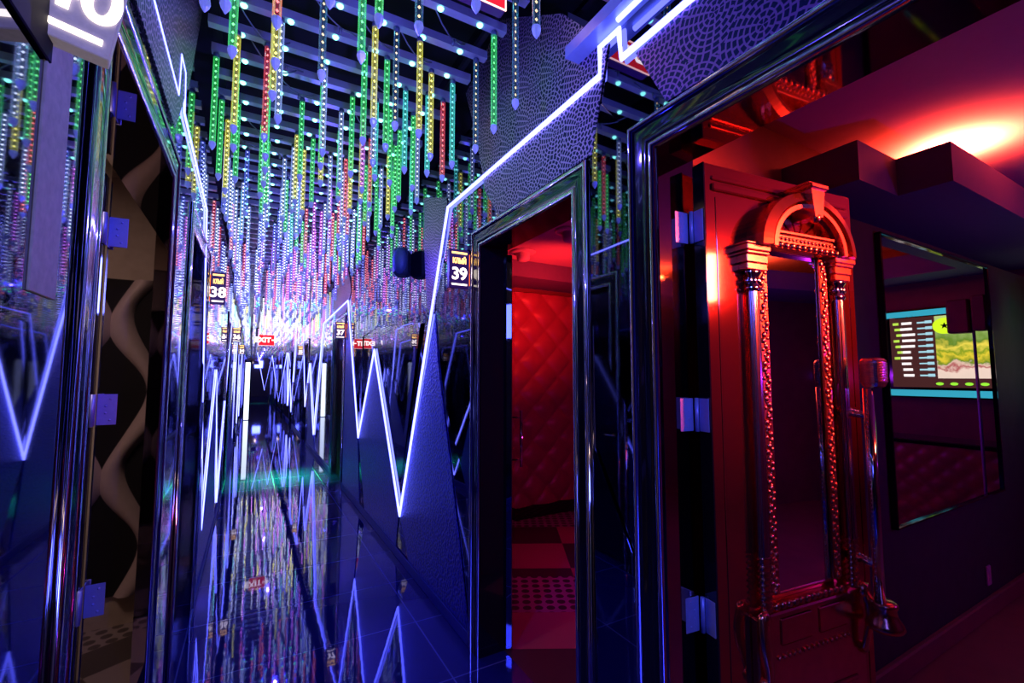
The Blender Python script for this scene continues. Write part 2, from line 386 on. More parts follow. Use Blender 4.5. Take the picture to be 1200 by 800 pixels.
# ------------------------------------------------------------------ cladding shards on the walls
def shard(name, poly, label, mat, x=XR, side=1, off=.004, th=.003, tilt=0., cat='panel'):
    cy = sum(p[0] for p in poly)/len(poly); cz = sum(p[1] for p in poly)/len(poly)
    m = MB(); a, b = -side*off, -side*(off+th)
    m.prism([(p[0]-cy, p[1]-cz) for p in poly], 'x', a, b)
    o = m.obj(name, M[mat]); o.location = (x, cy, cz); o.rotation_euler = (0, tilt*.6, tilt)
    return tag(o, label, cat)
shard('perforated_panel', [(2.05, 3.42), (1.50, 3.05), (1.217, 2.73), (1.32, 2.345), (2.08, 2.345), (2.24, 2.53), (2.36, 2.9), (2.52, 3.26)], 'lattice perforated metal panel above the chrome doorway of sign 39', 'perf')
shard('perforated_panel', [(1.08, 2.60), (.84, 2.615), (-.5, 2.615), (-.5, 2.345), (.50, 2.345), (.955, 2.36)], 'violet perforated metal panel above the wide open doorway', 'perf_purple')
shard('perforated_panel', [(3.30, 2.86), (2.83, 2.70), (2.80, 2.58), (3.05, 1.93), (3.20, 2.0), (3.28, 2.5)], 'narrow perforated metal strip behind the neon bend past sign 39', 'perf')
shard('perforated_panel', [(7.3, 3.3), (6.5, 3.0), (6.2, 2.62), (6.55, 2.37), (7.4, 2.37), (7.7, 2.6)], 'perforated metal panel above the brown door of sign 37', 'perf')
shard('hammered_panel', [(3.02, 1.93), (2.96, 1.60), (2.62, .68), (2.415, .08), (3.55, .08), (3.78, .37)], 'tall blue hammered sheet triangle beneath sign 39', 'hammered')
shard('hammered_panel', [(4.80, 1.72), (3.84, .34), (3.9, .08), (5.12, .08), (5.5, .78)], 'blue hammered sheet wedge between two neon peaks', 'hammered')
shard('hammered_panel', [(6.28, 2.35), (5.56, .78), (5.4, .08), (6.5, .08), (6.5, 2.0)], 'blue hammered sheet beside the brown door of sign 37', 'hammered')
shard('hammered_panel', [(10.8, 1.7), (9.85, .34), (9.6, .08), (11.0, .08)], 'blue hammered sheet in the far stretch of the neon wall', 'hammered')
for i, (poly, tl, lb) in enumerate([
    ([(2.42, 1.9), (2.95, 2.35), (3.0, 1.95), (2.75, 1.25), (2.42, .8)], .03, 'black mirror facet just under sign 39'),
    ([(3.85, .5), (4.75, 1.78), (4.55, 2.0), (3.7, 1.9), (3.3, 1.9)], -.03, 'black mirror facet left of the wedge shaped blue sheet'),
    ([(4.0, 2.55), (4.6, 2.0), (5.4, 1.95), (5.5, .95), (6.2, 2.4)], .02, 'black mirror facet over the notch between two neon peaks'),
    ([(1.13, .1), (1.33, .6), (1.33, 1.25), (1.13, .9)], -.02, 'low black mirror facet between the two nearest chrome doorways'),
    ([(1.13, 1.35), (1.33, 1.7), (1.33, 2.6), (1.13, 2.35)], .02, 'upper black mirror facet between the two nearest chrome doorways')]):
    shard('mirror_facet', poly, lb, 'mirror', off=.003, tilt=tl*.5)
shard('perforated_panel', [(.9, 3.3), (2.6, 3.3), (2.3, 2.75), (2.0, 2.40), (1.1, 2.40)], 'perforated metal panel above the doorway beside sign 40', 'perf', XL, -1)
shard('hammered_panel', [(3.85, 1.1), (4.15, .45), (5.0, 1.5), (5.6, .08), (3.85, .08)], 'blue hammered sheet behind the zigzag past sign 38', 'hammered', XL, -1)
shard('hammered_panel', [(8.2, 2.2), (9.0, .3), (10.2, 1.6), (11.0, .08), (8.1, .08)], 'blue hammered sheet past the brown door opposite sign 37', 'hammered', XL, -1)

# ------------------------------------------------------------------ neon
def neon(pts, label, x=XR, side=1, r=.0095, off=.0125):
    pts = [(x-side*off, a, b) for a, b in pts]
    o = MB().tube(pts, r, 8).obj('neon_strip', M['neon'])
    return tag(o, label, 'light strip')
neon([(-1.6, 2.62), (1.145, 2.62), (1.154, 2.735), (1.256, 2.735), (1.258, 2.622), (2.786, 2.618), (3.782, .364), (4.802, 1.764), (5.502, .794), (6.382, 2.509), (8.764, 2.434), (9.76, .36), (10.8, 1.76), (11.5, .80), (12.4, 2.55), (14.7, 2.50), (15.6, .4), (16.5, 1.7), (17.3, .5), (17.9, 2.3)],
     'zigzag neon line on the wall with the open red doorway')
neon([(-1.6, 2.742), (1.13, 2.742)], 'straight neon line under the blue cornice band', off=.04)
neon([(-1.5, 2.55), (1.525, 2.54), (2.03, 2.545), (2.045, 2.71), (2.165, 2.71), (2.20, 2.56), (3.315, 2.52), (3.70, 1.27), (4.10, .38), (4.95, 1.55), (6.0, .13), (8.0, 2.45), (9.6, 2.45), (10.4, .3), (11.2, 2.4), (12.8, 2.4), (13.6, .3), (14.8, 1.8), (16., .3), (17.6, 2.4)],
     'zigzag neon line on the wall with the grey sign', XL, -1, r=.0045, off=.006)
e = MB().tube([(.16, YE-.03, 2.3), (.42, YE-.03, 1.0), (.62, YE-.03, 2.2), (.86, YE-.03, .6), (1.08, YE-.03, 2.3)], .012, 8).obj('neon_strip', M['neon'])
tag(e, 'neon zigzag across the end wall beside the bright doorway', 'light strip')

# end of the corridor: bright doorway, the EXIT box
d = thing('doorway', (-.10, YE-.02, 0), 'bright white lit doorway at the far end of the corridor', 'doorway')
MB().box(-.07, .07, 0, .012, .02, 1.95).obj('lit_opening', M['door_light'], d)
MB().box(-.11, -.07, -.02, .015, 0, 2.02).box(.07, .11, -.02, .015, 0, 2.02).box(-.11, .11, -.02, .015, 1.95, 2.02).obj('frame', M['black_gloss'], d)

def exit_sign(loc, w, h, label, arrow=True):
    r = thing('exit_sign', loc, label, 'sign')
    MB().bbox(-w/2, w/2, 0, .05, 0, h, .006).obj('housing', M['sign_body'], r)
    MB().box(-w/2+.008, w/2-.008, -.004, 0, .008, h-.008).obj('face', M['exit_red'], r)
    m = MB(); t_ = .004
    for q in ((-w/2, w/2, 0, t_), (-w/2, w/2, h-t_, h)): m.box(q[0], q[1], -.006, 0, q[2], q[3])
    for q in ((-w/2, -w/2+t_), (w/2-t_, w/2)): m.box(q[0], q[1], -.006, 0, 0, h)
    m.obj('border', M['exit_line'], r)
    tm = text_mesh('EXIT\u2192' if arrow else 'EXIT', h*.62, M['sign_white'], .002, .004)
    inst('lettering', tm, r, (0, -.007, h*.5), (PI/2, 0, 0))
    for q in (-.35, .35): MB().tube([(w*q, .025, h), (w*q, .025, 3.14-loc[2])], .004, 6).obj('hanger', M['cable'], r)
exit_sign((.225, 9.5, 2.05), .26, .2, 'glowing red EXIT sign hanging deep in the corridor')
exit_sign((.70, 1.56, 3.0), .32, .135, 'red exit box overhead by the first ceiling slats')

# ------------------------------------------------------------------ door number signs
def number_sign(loc, num, w, label, rz=0, roll=0, plain=False, side=1):
    h = .225
    r = thing('number_sign', loc, label, 'sign', rot=(0, roll, rz))
    MB().bbox(-w/2, w/2, 0, .03, 0, h, .0015).obj('body', M['sign_grey' if plain else 'sign_body'], r)
    b1, b2, tx = ('sign_white', 'sign_white', 'sign_white') if plain else ('sign_warm', 'sign_white', 'sign_white')
    MB().box(-w*.38, w*.38, -.003, 0, h*.89, h*.94).obj('top_bar', M[b1], r)
    MB().box(-w*.38, w*.38, -.003, 0, h*.075, h*.115).obj('bottom_bar', M[b2], r)
    a = text_mesh('КЛЫЙ', .042, M['sign_white' if plain else 'sign_warm'], .0015, .0015); inst('word', a, r, (0, -.002, h*.70), (PI/2, 0, 0)); fit(r.children[-1], w*.74)
    a = text_mesh(num, .098, M[tx], .0015, .0022); inst('number', a, r, (0, -.002, h*.36), (PI/2, 0, 0)); fit(r.children[-1], w*.66)
    if not plain: MB().box(side*w/2, side*(w/2+.006), .004, .026, .02, h-.02).obj('edge_glow', M['sign_orange'], r)
    MB().bbox(min(side*w/2, side*(w/2+.02)), max(side*w/2, side*(w/2+.02)), .004, .026, h*.4, h*.6, .002).obj('bracket', M['cable'], r)
def fit(o, w):
    xs = [v.co.x for v in o.data.vertices]
    if xs:
        k = w/(max(xs)-min(xs)); o.scale = (k, 1, 1) if k < 1.6 else (1.6, 1.3, 1)
number_sign((1.028, 2.42, 2.005), '39', .125, 'glowing violet number sign 39 beside the chrome doorway')
number_sign((-.222, 3.75, 1.995), '38', .09, 'glowing number sign 38 beside the closed black door', side=-1)
number_sign((-.254, .88, 1.99), '40', .094, 'grey number sign 40 nearest the camera, cut by the frame', rz=.20, roll=.13, plain=True, side=-1)
number_sign((1.03, 6.50, 2.0), '37', .13, 'glowing number sign 37 beside the brown door', )
number_sign((-.21, 8.02, 2.0), '36', .12, 'glowing number sign 36 beside the brown door opposite sign 37', side=-1)
number_sign((1.03, 12.25, 2.0), '35', .13, 'small glowing number sign 35 far along the neon wall')
number_sign((-.21, 12.45, 2.0), '34', .12, 'small glowing number sign 34 far along the opposite wall', side=-1)

# ------------------------------------------------------------------ ceiling slats with LED modules
ZB = 3.14
ROW0, PITCH, NROW = 1.21, .208, 81
ORD = ['first', 'second', 'third', 'fourth', 'fifth', 'sixth', 'seventh', 'eighth', 'ninth', 'tenth', 'eleventh', 'twelfth', 'thirteenth', 'fourteenth', 'fifteenth', 'sixteenth']
slat_me = MB().box(-.62, .62, -.021, .021, 0, .022).box(-.62, .62, -.021, -.017, .022, .04).box(-.62, .62, .017, .021, .022, .04).mesh('slat', M['slat'])
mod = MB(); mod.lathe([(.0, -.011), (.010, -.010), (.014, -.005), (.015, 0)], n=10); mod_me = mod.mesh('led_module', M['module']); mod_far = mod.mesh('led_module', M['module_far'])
wire_mes = []
for k in range(4):
    m = MB(); a = random.uniform(.03, .09); x0 = random.uniform(-.1, .1); pts = []
    for i in range(9):
        u = i/8; pts.append((x0+(u-.5)*.22, .03+.16*u, .02-a*math.sin(PI*u)+random.uniform(-.004, .004)))
    m.tube(pts, .0035, 6); m.tube([pts[3], (pts[3][0]+.004, pts[3][1], pts[3][2]-.03)], .007, 8)
    wire_mes.append(m.mesh('wire', M['cable']))
XS = [-.10, .088, .284, .475, .665, .86]
for k in range(NROW):
    y = ROW0+k*PITCH
    nm = ORD[k] if k < 12 else None
    r = thing('ceiling_slat', (.385, y, ZB), ('%s white ceiling slat from the camera, dotted with LED modules' % nm) if nm else 'white LED dotted ceiling slat well down the corridor', 'ceiling slat', 'ceiling slats' if nm else 'far ceiling slats')
    inst('slat_bar', slat_me, r)
    off = 0. if k % 2 == 0 else .012
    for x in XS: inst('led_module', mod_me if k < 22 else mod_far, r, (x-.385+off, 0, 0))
    if k < 26:
        for q in range(2): inst('wire', random.choice(wire_mes), r, (random.uniform(-.45, .45), 0, .0), (0, 0, random.choice((0, PI))))
# two hanger rails carrying the slats
for x in (-.2, .95):
    o = MB().box(x-.012, x+.012, 1.1, 17.9, ZB+.042, ZB+.07).obj('hanger_rail', M['black'])
    tag(o, 'long rail above the slats on the side of the %s' % ('open red doorway' if x > 0 else 'grey number sign'), 'rail')

# ------------------------------------------------------------------ LED drop tubes
COLS = {'green': (.06, 1., .16), 'yellow': (1., .92, .06), 'amber': (1., .62, .22), 'white': (.72, .80, 1.), 'red': (1., .05, .06), 'blue': (.10, .14, 1.), 'purple': (.80, .06, 1.), 'cyan': (.08, .95, .85)}
STR = {'green': 3.6, 'yellow': 4.5, 'amber': 3., 'white': 4.0, 'red': 4.2, 'blue': 5.0, 'purple': 5.4, 'cyan': 3.4}
TL = .47
led = {c: emi('led_'+c, [a*.82+.12 for a in v], STR[c]) for c, v in COLS.items()}
shellm = {c: glass_tube('clear_tube_'+c, {'amber': (.05, .2, .55), 'white': (.35, .45, 1.)}.get(c, [x*.9 for x in v]), {'amber': .35}.get(c, .8)) for c, v in COLS.items()}
def strip_mesh(c):
    m = MB(); m.box(-.006, .006, -.001, .001, -TL+.012, -.02)
    n = 14
    for i in range(n):
        z = -.035-i*(TL-.06)/(n-1)
        for s in (-1, 1):
            d = .0055
            m.add([(d, s*.0012, z), (0, s*.0012, z+d*1.25), (-d, s*.0012, z), (0, s*.0012, z-d*1.25), (0, s*.0045, z)], [(0, 1, 4), (1, 2, 4), (2, 3, 4), (3, 0, 4)], 1)
    return m
led_mid = {c: emi('led_mid_'+c, [a*.8+.2 for a in v], STR[c]*1.8) for c, v in COLS.items()}
strip_me = {c: strip_mesh(c).mesh('led_strip', [M['board'], led[c]]) for c in COLS}
strip_mid = {c: strip_mesh(c).mesh('led_strip', [M['board'], led_mid[c]]) for c in COLS}
def shell_mb():
    m = MB(); m.lathe([(.014, -.015), (.014, -TL)], n=10); return m
shell_me = {c: shell_mb().mesh('clear_tube', shellm[c]) for c in COLS}
cap_me = MB().lathe([(0, .0), (.009, 0), (.015, -.006), (.015, -.026), (.0, -.026)], n=10).mesh('cap', M['cap'])
tip_me = MB().lathe([(0, -TL), (.0145, -TL), (.0165, -TL-.012), (.012, -TL-.026), (.002, -TL-.042), (0, -TL-.043)], n=8, smooth=False).mesh('tip', M['tip'])
def pick(x, y):
    r = random.random()
    if y < 2.2: t_ = [('amber', .36), ('green', .30), ('yellow', .22), ('red', .06), ('purple', .06)]
    elif y < 3.6: t_ = [('green', .40), ('white', .20), ('yellow', .18), ('cyan', .1), ('red', .06), ('purple', .06)]
    elif y < 5.5: t_ = [('white', .30), ('green', .12), ('red', .30), ('blue', .18), ('purple', .10)] if x > .3 else [('white', .46), ('green', .18), ('cyan', .10), ('red', .12), ('blue', .14)]
    elif y < 9: t_ = [('white', .36), ('blue', .26), ('red', .24), ('purple', .14)]
    else: t_ = [('white', .38), ('purple', .22), ('blue', .18), ('yellow', .12), ('cyan', .10)]
    for c, p in t_:
        r -= p
        if r <= 0: return c
    return 'white'
spots = []
for k in range(NROW):
    y = ROW0+k*PITCH
    cols = [-.19, -.10, .035, .19, .30, .44, .56, .68, .81, .94]
    for ci, x in enumerate(cols):
        pr = (.62, .30, .62, .22, .5, .42, .55, .55, .6, .62)[ci] if k < 9 else (.85, .4, .8, .35, .75, .7, .8, .8, .8, .8)[ci]
        if random.random() > pr: continue
        if (9.2 < y < 9.75 and .02 < x < .45) or (1.4 < y < 1.8 and .5 < x < .9): continue
        spots.append((k, ci, x+random.uniform(-.03, .03), y+random.uniform(-.02, .02), pick(x, y)))
CW = ['next to the wall of sign 38', 'second line from sign 38', 'third line from sign 38', 'fourth line from sign 38', 'fifth line from sign 38', 'fifth line from sign 39', 'fourth line from sign 39', 'third line from sign 39', 'second line from sign 39', 'next to the wall of sign 39']
near = spots[:300]; rest = spots[300:]
WORDS = {'amber': 'dim amber'}
for i, (k, ci, x, y, c) in enumerate(near):
    w = WORDS.get(c, c+' lit')
    if k < 14: lab, grp = '%s tube, %s ceiling slat, %s' % (w, ORD[k], CW[ci]), 'drop tubes of the near ceiling slats'
    else: lab, grp = '%s drop tube among the crowded tubes down the corridor' % w, '%s drop tubes down the corridor' % c
    r = thing('pendant_light_tube', (x, y, ZB), lab, 'light tube', grp, rz=random.choice((.15, -.2, .3, -.35, 0)))
    inst('cap', cap_me, r); inst('led_strip', (strip_me if k < 13 else strip_mid)[c], r); inst('tip', tip_me, r)
    inst('clear_tube', shell_me[c], r)
    if k > 24: r.scale = (1.15, 1.15, 1.2)
big = MB(); cl = list(COLS)
for (k, ci, x, y, c) in rest:
    s = strip_mesh(c); mi = 1+cl.index(c)
    for v, f, q in ((s.v, s.f, s.m),):
        o = len(big.v); big.v += [(a*2.0+x, b+y, d_*1.3+ZB) for a, b, d_ in v]
        for ff, mm in zip(f, q): big.f.append(tuple(z+o for z in ff)); big.m.append(mi if mm else 0); big.sm.append(False)
    big.lathe([(.015, ZB), (.015, ZB-.026)], (x, y, 0), n=6); 
    big.lathe([(.0145, ZB-TL*1.3), (.0165, ZB-TL*1.3-.012), (.002, ZB-TL*1.3-.042)], (x, y, 0), n=6, mi=len(cl)+1)
o = big.obj('drop_tubes', [M['board']]+[emi('led_far_'+c, [a*.75+.25 for a in COLS[c]], STR[c]*2.2) for c in cl]+[emi('tip_far', (.4, .4, 1.), 1.2)])
tag(o, 'dense field of tiny glowing drop tubes at the far end of the corridor', 'light tube', kind='stuff')

pm = MB().bbox(XL, XL+.006, .50, .90, 1.96, 2.40, .002).obj('mounting_plate', M['black']); tag(pm, 'black mounting plate on the wall behind grey sign 40', 'plate')
cp = MB().bbox(XL, XL+.004, .89, .99, 1.62, 2.06, .001).obj('reflection_strip', M['cream_reflection'] if 'cream_reflection' in M else M['cream']); tag(cp, 'narrow cream strip, an imitated reflection, beside the doorway under sign 40', 'panel')
# ------------------------------------------------------------------ loudspeakers on the wall of sign 39

M['speaker'] = pbr('speaker_shell', (.05, .06, .16), .45, noise=.3)
M['speaker_grille'] = pbr('speaker_grille', (.12, .16, .5), .5, .3, noise=.3, nscale=120)
def speaker(loc, label, s=1.):
    r = thing('loudspeaker', loc, label, 'loudspeaker', rz=-.5); r.scale = (s, s, s)
    MB().bbox(-.06, .06, -.02, .14, -.11, .11, .02).obj('cabinet', M['speaker'], r)
    g = MB(); g.lathe([(.0, -.05), (.03, -.048), (.05, -.035), (.058, -.015)], n=16, axis='y'); 
    g.v = [(a, b, c*1.85) for a, b, c in g.v]; g.obj('grille', M['speaker_grille'], r)
    MB().tube([(.03, .10, 0), (.10, .17, .0)], .014, 8).obj('bracket', M['black'], r)
speaker((1.0, 3.55, 2.41), 'dark blue wall loudspeaker above the hammered sheet wedge')

# ------------------------------------------------------------------ ornate red door standing open into the red room
def hinge_parts(root, x, y, zs, sgn, plate_jamb, plate_leaf):
    for z in zs:
        h = MB()
        a = plate_jamb; h.bbox(min(a[0], a[1]), max(a[0], a[1]), a[2]-.003, a[2], z-.052, z+.052, .001)
        b = plate_leaf; h.bbox(min(b[0], b[0]+sgn*.003), max(b[0], b[0]+sgn*.003), b[1], b[2], z-.052, z+.052, .001)
        h.tube([(x, y, z-.053), (x, y, z+.053)], .0065, 10)
        for q in (-.036, -.012, .012, .036):
            h.lathe([(0, -.0045), (.003, -.004), (.0035, -.003)], (a[0]*.5+a[1]*.5+(.008 if abs(q) < .02 else -.006), a[2], z+q), n=8, axis='y')
        h.obj('hinge', M['steel'], root)

LA = math.atan2(-.11, .994)
door = thing('ornate_door', (1.245, .935, 0), 'open red lacquered door with arched column portal and microphone shaped handle', 'door', rz=LA)
W_ = .755
MB().bbox(0, W_, 0, .045, .012, 2.19, .004).obj('panel', M['red_door'], door)
MB().bbox(-.003, .003, -.001, .046, .012, 2.19, .001).obj('edge_strip', M['black_gloss'], door)
m = MB()        # raised outline moldings of the panel, top cornice
m.bbox(.03, W_-.03, -.016, 0, 2.10, 2.125, .004); m.bbox(.03, W_-.03, -.010, 0, 2.135, 2.15, .003)
m.bbox(W_-.035, W_-.028, -.004, 0, .1, 2.08, .001); m.bbox(.045, .052, -.004, 0, .1, 2.08, .001)
m.obj('raised_molding', M['red_door'], door)
for xc in (.180, .622):
    m = MB(); r = .023; n = 60
    vs = []; prof = [(.93, 1.04), (.96, 1.0), (1.3, .97), (1.70, .92), (1.78, .90)]
    for z, k in prof:
        for i in range(n):
            a = 2*PI*i/n; rr = r*k*(1-.10*abs(math.sin(a*6)))
            vs.append((xc+rr*math.cos(a), -.040+rr*math.sin(a), z))
    fs = []
    for q in range(len(prof)-1):
        for i in range(n): j = (i+1) % n; fs.append((q*n+i, q*n+j, (q+1)*n+j, (q+1)*n+i))
    m.add(vs, fs, 0, True)
    col = m.obj('column', M['gun'], door)
    c = MB(); c.lathe([(.022, 1.775), (.028, 1.782), (.028, 1.79), (.023, 1.795), (.023, 1.825), (.032, 1.835), (.032, 1.845), (0, 1.845)], (xc, -.04, 0), 24)
    for i in range(10):
        a = 2*PI*i/10; c.sphere((xc+.025*math.cos(a), -.04+.025*math.sin(a), 1.81), .007, 6, 5, sz=1.6)
    c.obj('capital', M['chrome'], col)
    b = MB(); pr = []
    zz = .765
    for i in range(9): pr += [(.019, zz), (.027, zz+.006), (.019, zz+.013)]; zz += .0185
    b.lathe([(0, .765)]+pr+[(.028, .932), (0, .934)], (xc, -.04, 0), 20); b.obj('turned_base', M['copper'], col)
for (a, b_) in ((.140, .235), (.585, .672)):
    m = MB()
    for z0, z1, d, o in ((1.845, 1.868, .062, 0), (1.868, 1.895, .068, .004), (1.895, 1.906, .08, .008), (1.906, 1.925, .088, .014), (1.925, 1.934, .090, .016)):
        m.bbox(a-o, b_+(o if b_ > .5 else 0), -d, 0, z0, z1, .003)
    m.obj('entablature', M['copper'], door)
ac, az = .418, 1.925
def arch_band(m, r0, r1, z0s, z1s, d0, d1, n=32):
    vs = []; 
    for i in range(n+1):
        t_ = PI*i/n; c, s = math.cos(t_), math.sin(t_)
        vs += [(ac+r1*c, 0, az+z1s*s), (ac+r1*c, -d1, az+z1s*s), (ac+r0*c, -d0, az+z0s*s), (ac+r0*c, 0, az+z0s*s)]
    fs = []
    for i in range(n):
        for k in range(4): j = (k+1) % 4; fs.append((i*4+k, i*4+j, (i+1)*4+j, (i+1)*4+k))
    fs += [(0, 1, 2, 3), (n*4+3, n*4+2, n*4+1, n*4)]
    m.add(vs, fs)
m = MB(); arch_band(m, .205, .240, .170, .200, .085, .075); arch_band(m, .190, .205, .162, .175, .060, .068); arch_band(m, .172, .190, .147, .162, .076, .076); arch_band(m, .160, .172, .137, .147, .045, .055)
m.obj('arch', M['copper'], door)
m = MB()
for i in range(7):       # sunburst wedges in the arch field
    t0, t1 = PI*(i+.12)/7, PI*(i+.88)/7
    q = [(.055, t0), (.150, t0), (.150, t1), (.055, t1)]
    m.prism([(ac+r*math.cos(t_), az+.05+r*.58*math.sin(t_)) for r, t_ in q], 'y', -.028, 0)
m.obj('sunburst', M['red_door'], door)
m = MB(); m.prism([(ac-.020, 2.035), (ac+.020, 2.035), (ac+.034, 2.13), (ac-.034, 2.13)], 'y', -.105, 0); m.bbox(ac-.045, ac+.045, -.115, 0, 2.13, 2.148, .004); m.bbox(ac-.038, ac+.038, -.10, 0, 2.148, 2.158, .003)
m.sphere((ac, -.09, 2.035), .018, 10, 8)
m.obj('keystone', M['copper'], door)
m = MB(); m.bbox(.20, .60, -.058, 0, 1.975, 1.988, .003); m.bbox(.208, .592, -.05, 0, 1.925, 1.975, .003)
for i in range(13): m.sphere((.225+i*.029, -.052, 1.937), .0115, 8, 6)
for i in range(20): m.sphere((.215+i*.0195, -.050, 1.960), .007, 6, 5)
m.obj('lintel', M['copper'], door)
for xa in (.238, .552):
    m = MB(); m.bbox(xa-.022, xa+.022, -.022, 0, .80, 1.925, .004)
    for i in range(58):
        z = .81+i*.0192
        m.sphere((xa+.010*math.sin(i*1.3), -.024, z), .0105, 6, 5); m.sphere((xa-.012*math.sin(i*1.3), -.022, z+.009), .0075, 6, 5)
    m.obj('beaded_border', M['copper'], door)
MB().bbox(.262, .527, -.006, 0, .80, 1.925, .002).obj('mirror_pane', M['mirror_clear'], door)
m = MB(); m.bbox(.262, .527, -.012, 0, .795, .803, .002); m.bbox(.20, .59, -.05, 0, .768, .782, .003)
for i in range(12): m.sphere((.222+i*.029, -.052, .776), .0125, 8, 6)
m.obj('beaded_ledge', M['copper'], door)
m = MB(); m.bbox(.135, .665, -.045, 0, .30, .755, .006)
for a, b_ in ((.235, .385), (.42, .57)): m.bbox(a, b_, -.052, -.044, .655, .735, .004)
for i in range(4): m.bbox(.20, .61, -.06+.003*i, -.04, .36+.035*i, .378+.035*i, .004)
for i in range(16): m.sphere((.225+i*.023, -.052, .62), .008, 6, 5)
m.obj('pedestal', M['copper'], door)
for xc, s in ((.15, -1), (.645, 1)):
    m = MB(); pts = []
    for i in range(15):
        u = i/14; pts.append((xc+s*(.012*math.sin(u*5)), -.055-.035*math.sin(PI*u*.8+.3), .77-.21*u))
    m.tube(pts, [.024-.010*i/14 for i in range(15)], 10)
    m.lathe([(.0, -.02), (.018, -.018), (.028, -.006), (.028, .006), (.018, .018), (0, .02)], (xc, -.07, .755), 14, axis='x')
    m.lathe([(.0, -.016), (.012, -.015), (.019, -.005), (.019, .005), (.012, .015), (0, .016)], (xc, -.055, .56), 14, axis='x')
    m.obj('scroll_bracket', M['copper'], door)
for o in door.children:
    if o.name.split('.')[0] not in ('panel', 'edge_strip'): o.scale = (1, .9 if o.name.split('.')[0] in ('arch', 'keystone', 'lintel') else .55, 1)
# hinges: plates in leaf space
hinge_parts(door, -.012, .047, (1.985, 1.376, .765), 1, (-.068, -.014, .062), (-.007, .004, .042))
# the microphone shaped pull handle
M['mic_head'] = pbr('mic_grille', (.62, .52, .62), .25, 1., noise=.15, nscale=90)
mic = MB()
mic.tube([(.648, -.085, 1.455), (.648, -.085, .70)], .0165, 18)
for i in range(46): mic.sphere((.648-.0165, -.085, 1.43-i*.0152), .0032, 5, 4)
mic = mic.obj('microphone_handle', M['chrome'], door)
m = MB(); n = 24; vs = []; prof = [(1.457, .55), (1.462, .80), (1.475, .95)]
z = 1.478
for i in range(8): prof += [(z, 1.), (z+.005, 1.02), (z+.007, .93), (z+.0085, .93)]; z += .0088
prof += [(1.552, .97), (1.560, .82), (1.564, .45)]
for z, k in prof:
    for i in range(n):
        a = 2*PI*i/n; c, s = math.cos(a), math.sin(a)
        q = (abs(c)**3+abs(s)**3)**(-1/3.)
        vs.append((.686+.037*k*q*c, -.085+.036*k*q*s, z))
fs = [tuple(range(n-1, -1, -1)), tuple(range((len(prof)-1)*n, len(prof)*n))]
for q in range(len(prof)-1):
    for i in range(n): j = (i+1) % n; fs.append((q*n+i, q*n+j, (q+1)*n+j, (q+1)*n+i))
m.add(vs, fs)
m.obj('microphone_head', M['mic_head'], mic)
MB().lathe([(.0, .645), (.05, .645), (.056, .655), (.052, .668), (.038, .69), (.034, .712), (.040, .722), (.038, .732), (.03, .738), (.0, .74)], (.668, -.085, 0), 24).obj('bell_foot', M['copper'], mic)
for z in (1.355, .85):
    m = MB(); m.tube([(.655, -.004, z+.012), (.65, -.085, z)], [.016, .009], 10); m.lathe([(.0, -.012), (.026, -.008), (.022, .0), (0, .004)], (.657, -.0, z+.012), 14, axis='y')
    for i in range(6): m.sphere((.655-.001*i, -.012-.011*i, z+.024-.002*i), .007-.0004*i, 6, 5)
    m.obj('bracket', M['chrome'], mic)

# the matching open leaf of the doorway beside sign 40 (black mirror, edge on)
ld = thing('mirrored_door', (-.458, 2.003, 0), 'open black mirrored door beside sign 40, on blue lit hinges', 'door', rz=PI)
MB().bbox(0, .80, -.042, 0, .012, 2.19, .004).obj('panel', M['mirror'], ld)
MB().bbox(-.003, .003, -.043, .001, .012, 2.19, .001).obj('edge_strip', M['black_gloss'], ld)
for z in (2.0, 1.385, .76):
    h = MB(); h.bbox(-.062, -.010, -.0445, -.041, z-.052, z+.052, .001); h.bbox(-.0075, -.0035, -.038, .0, z-.052, z+.052, .001); h.tube([(-.008, .004, z-.053), (-.008, .004, z+.053)], .0065, 10)
    for q in (-.036, -.012, .012, .036): h.lathe([(0, .004), (.0035, .003), (.004, .0)], (-.045+(.012 if abs(q) < .02 else 0), -.041, z+q), n=8, axis='y')
    h.obj('hinge', M['steel'], ld)

# ------------------------------------------------------------------ red room behind the wide doorway
RX0, RX1, RY0 = XR+TH, 5.62, -2.2
CZ = 2.78
struct(MB().box(RX0, RX1, RY0, 1.33, -.08, 0).obj('floor_red_room', M['floor_red']))
struct(MB().box(RX0, RX1, 1.12, 1.36, 0, 2.3).obj('wall_red_room_far', M['wall_dark']))
struct(MB().box(RX0, RX1, 1.33, 1.36, 2.3, CZ).obj('wall_red_room_upper', M['wall_red']))
struct(MB().box(RX1, RX1+.1, RY0, 1.36, 0, CZ).obj('wall_red_room_end', M['wall_red']))
struct(MB().box(RX0, RX1, RY0-.1, RY0, 0, CZ).obj('wall_red_room_near', M['wall_red']))
struct(MB().box(RX0, RX1, RY0, 1.36, CZ, CZ+.08).obj('ceiling_red_room', M['ceil']))
struct(MB().bbox(RX0, RX1, 1.09, 1.12, 0, .11, .008).obj('baseboard_red_room', M['wall_red']))
def soffit(poly, label):
    m = MB(); m.prism(poly, 'z', 2.40, 2.59); o = m.obj('trim_2', M['soffit']); struct(o, label)
soffit([(2.40, 1.33), (2.40, .98), (2.79, .98), (2.79, .77), (5.62, .77), (5.62, 1.33)], 'stepped dropped ceiling soffit with red glow above it')
soffit([(1.9, -2.2), (5.62, -2.2), (5.62, .77), (5.12, .77), (5.12, -1.55), (1.9, -1.55)], 'dropped ceiling soffit around the far side of the red room')
mr = thing('wall_mirror', (2.865, 1.12, .72), 'large wall mirror in the red room reflecting the song list screen', 'mirror')
MB().bbox(.012, 1.60, -.018, 0, .012, 1.53, .003).obj('mirror_pane', M['mirror_clear'], mr)
m = MB()
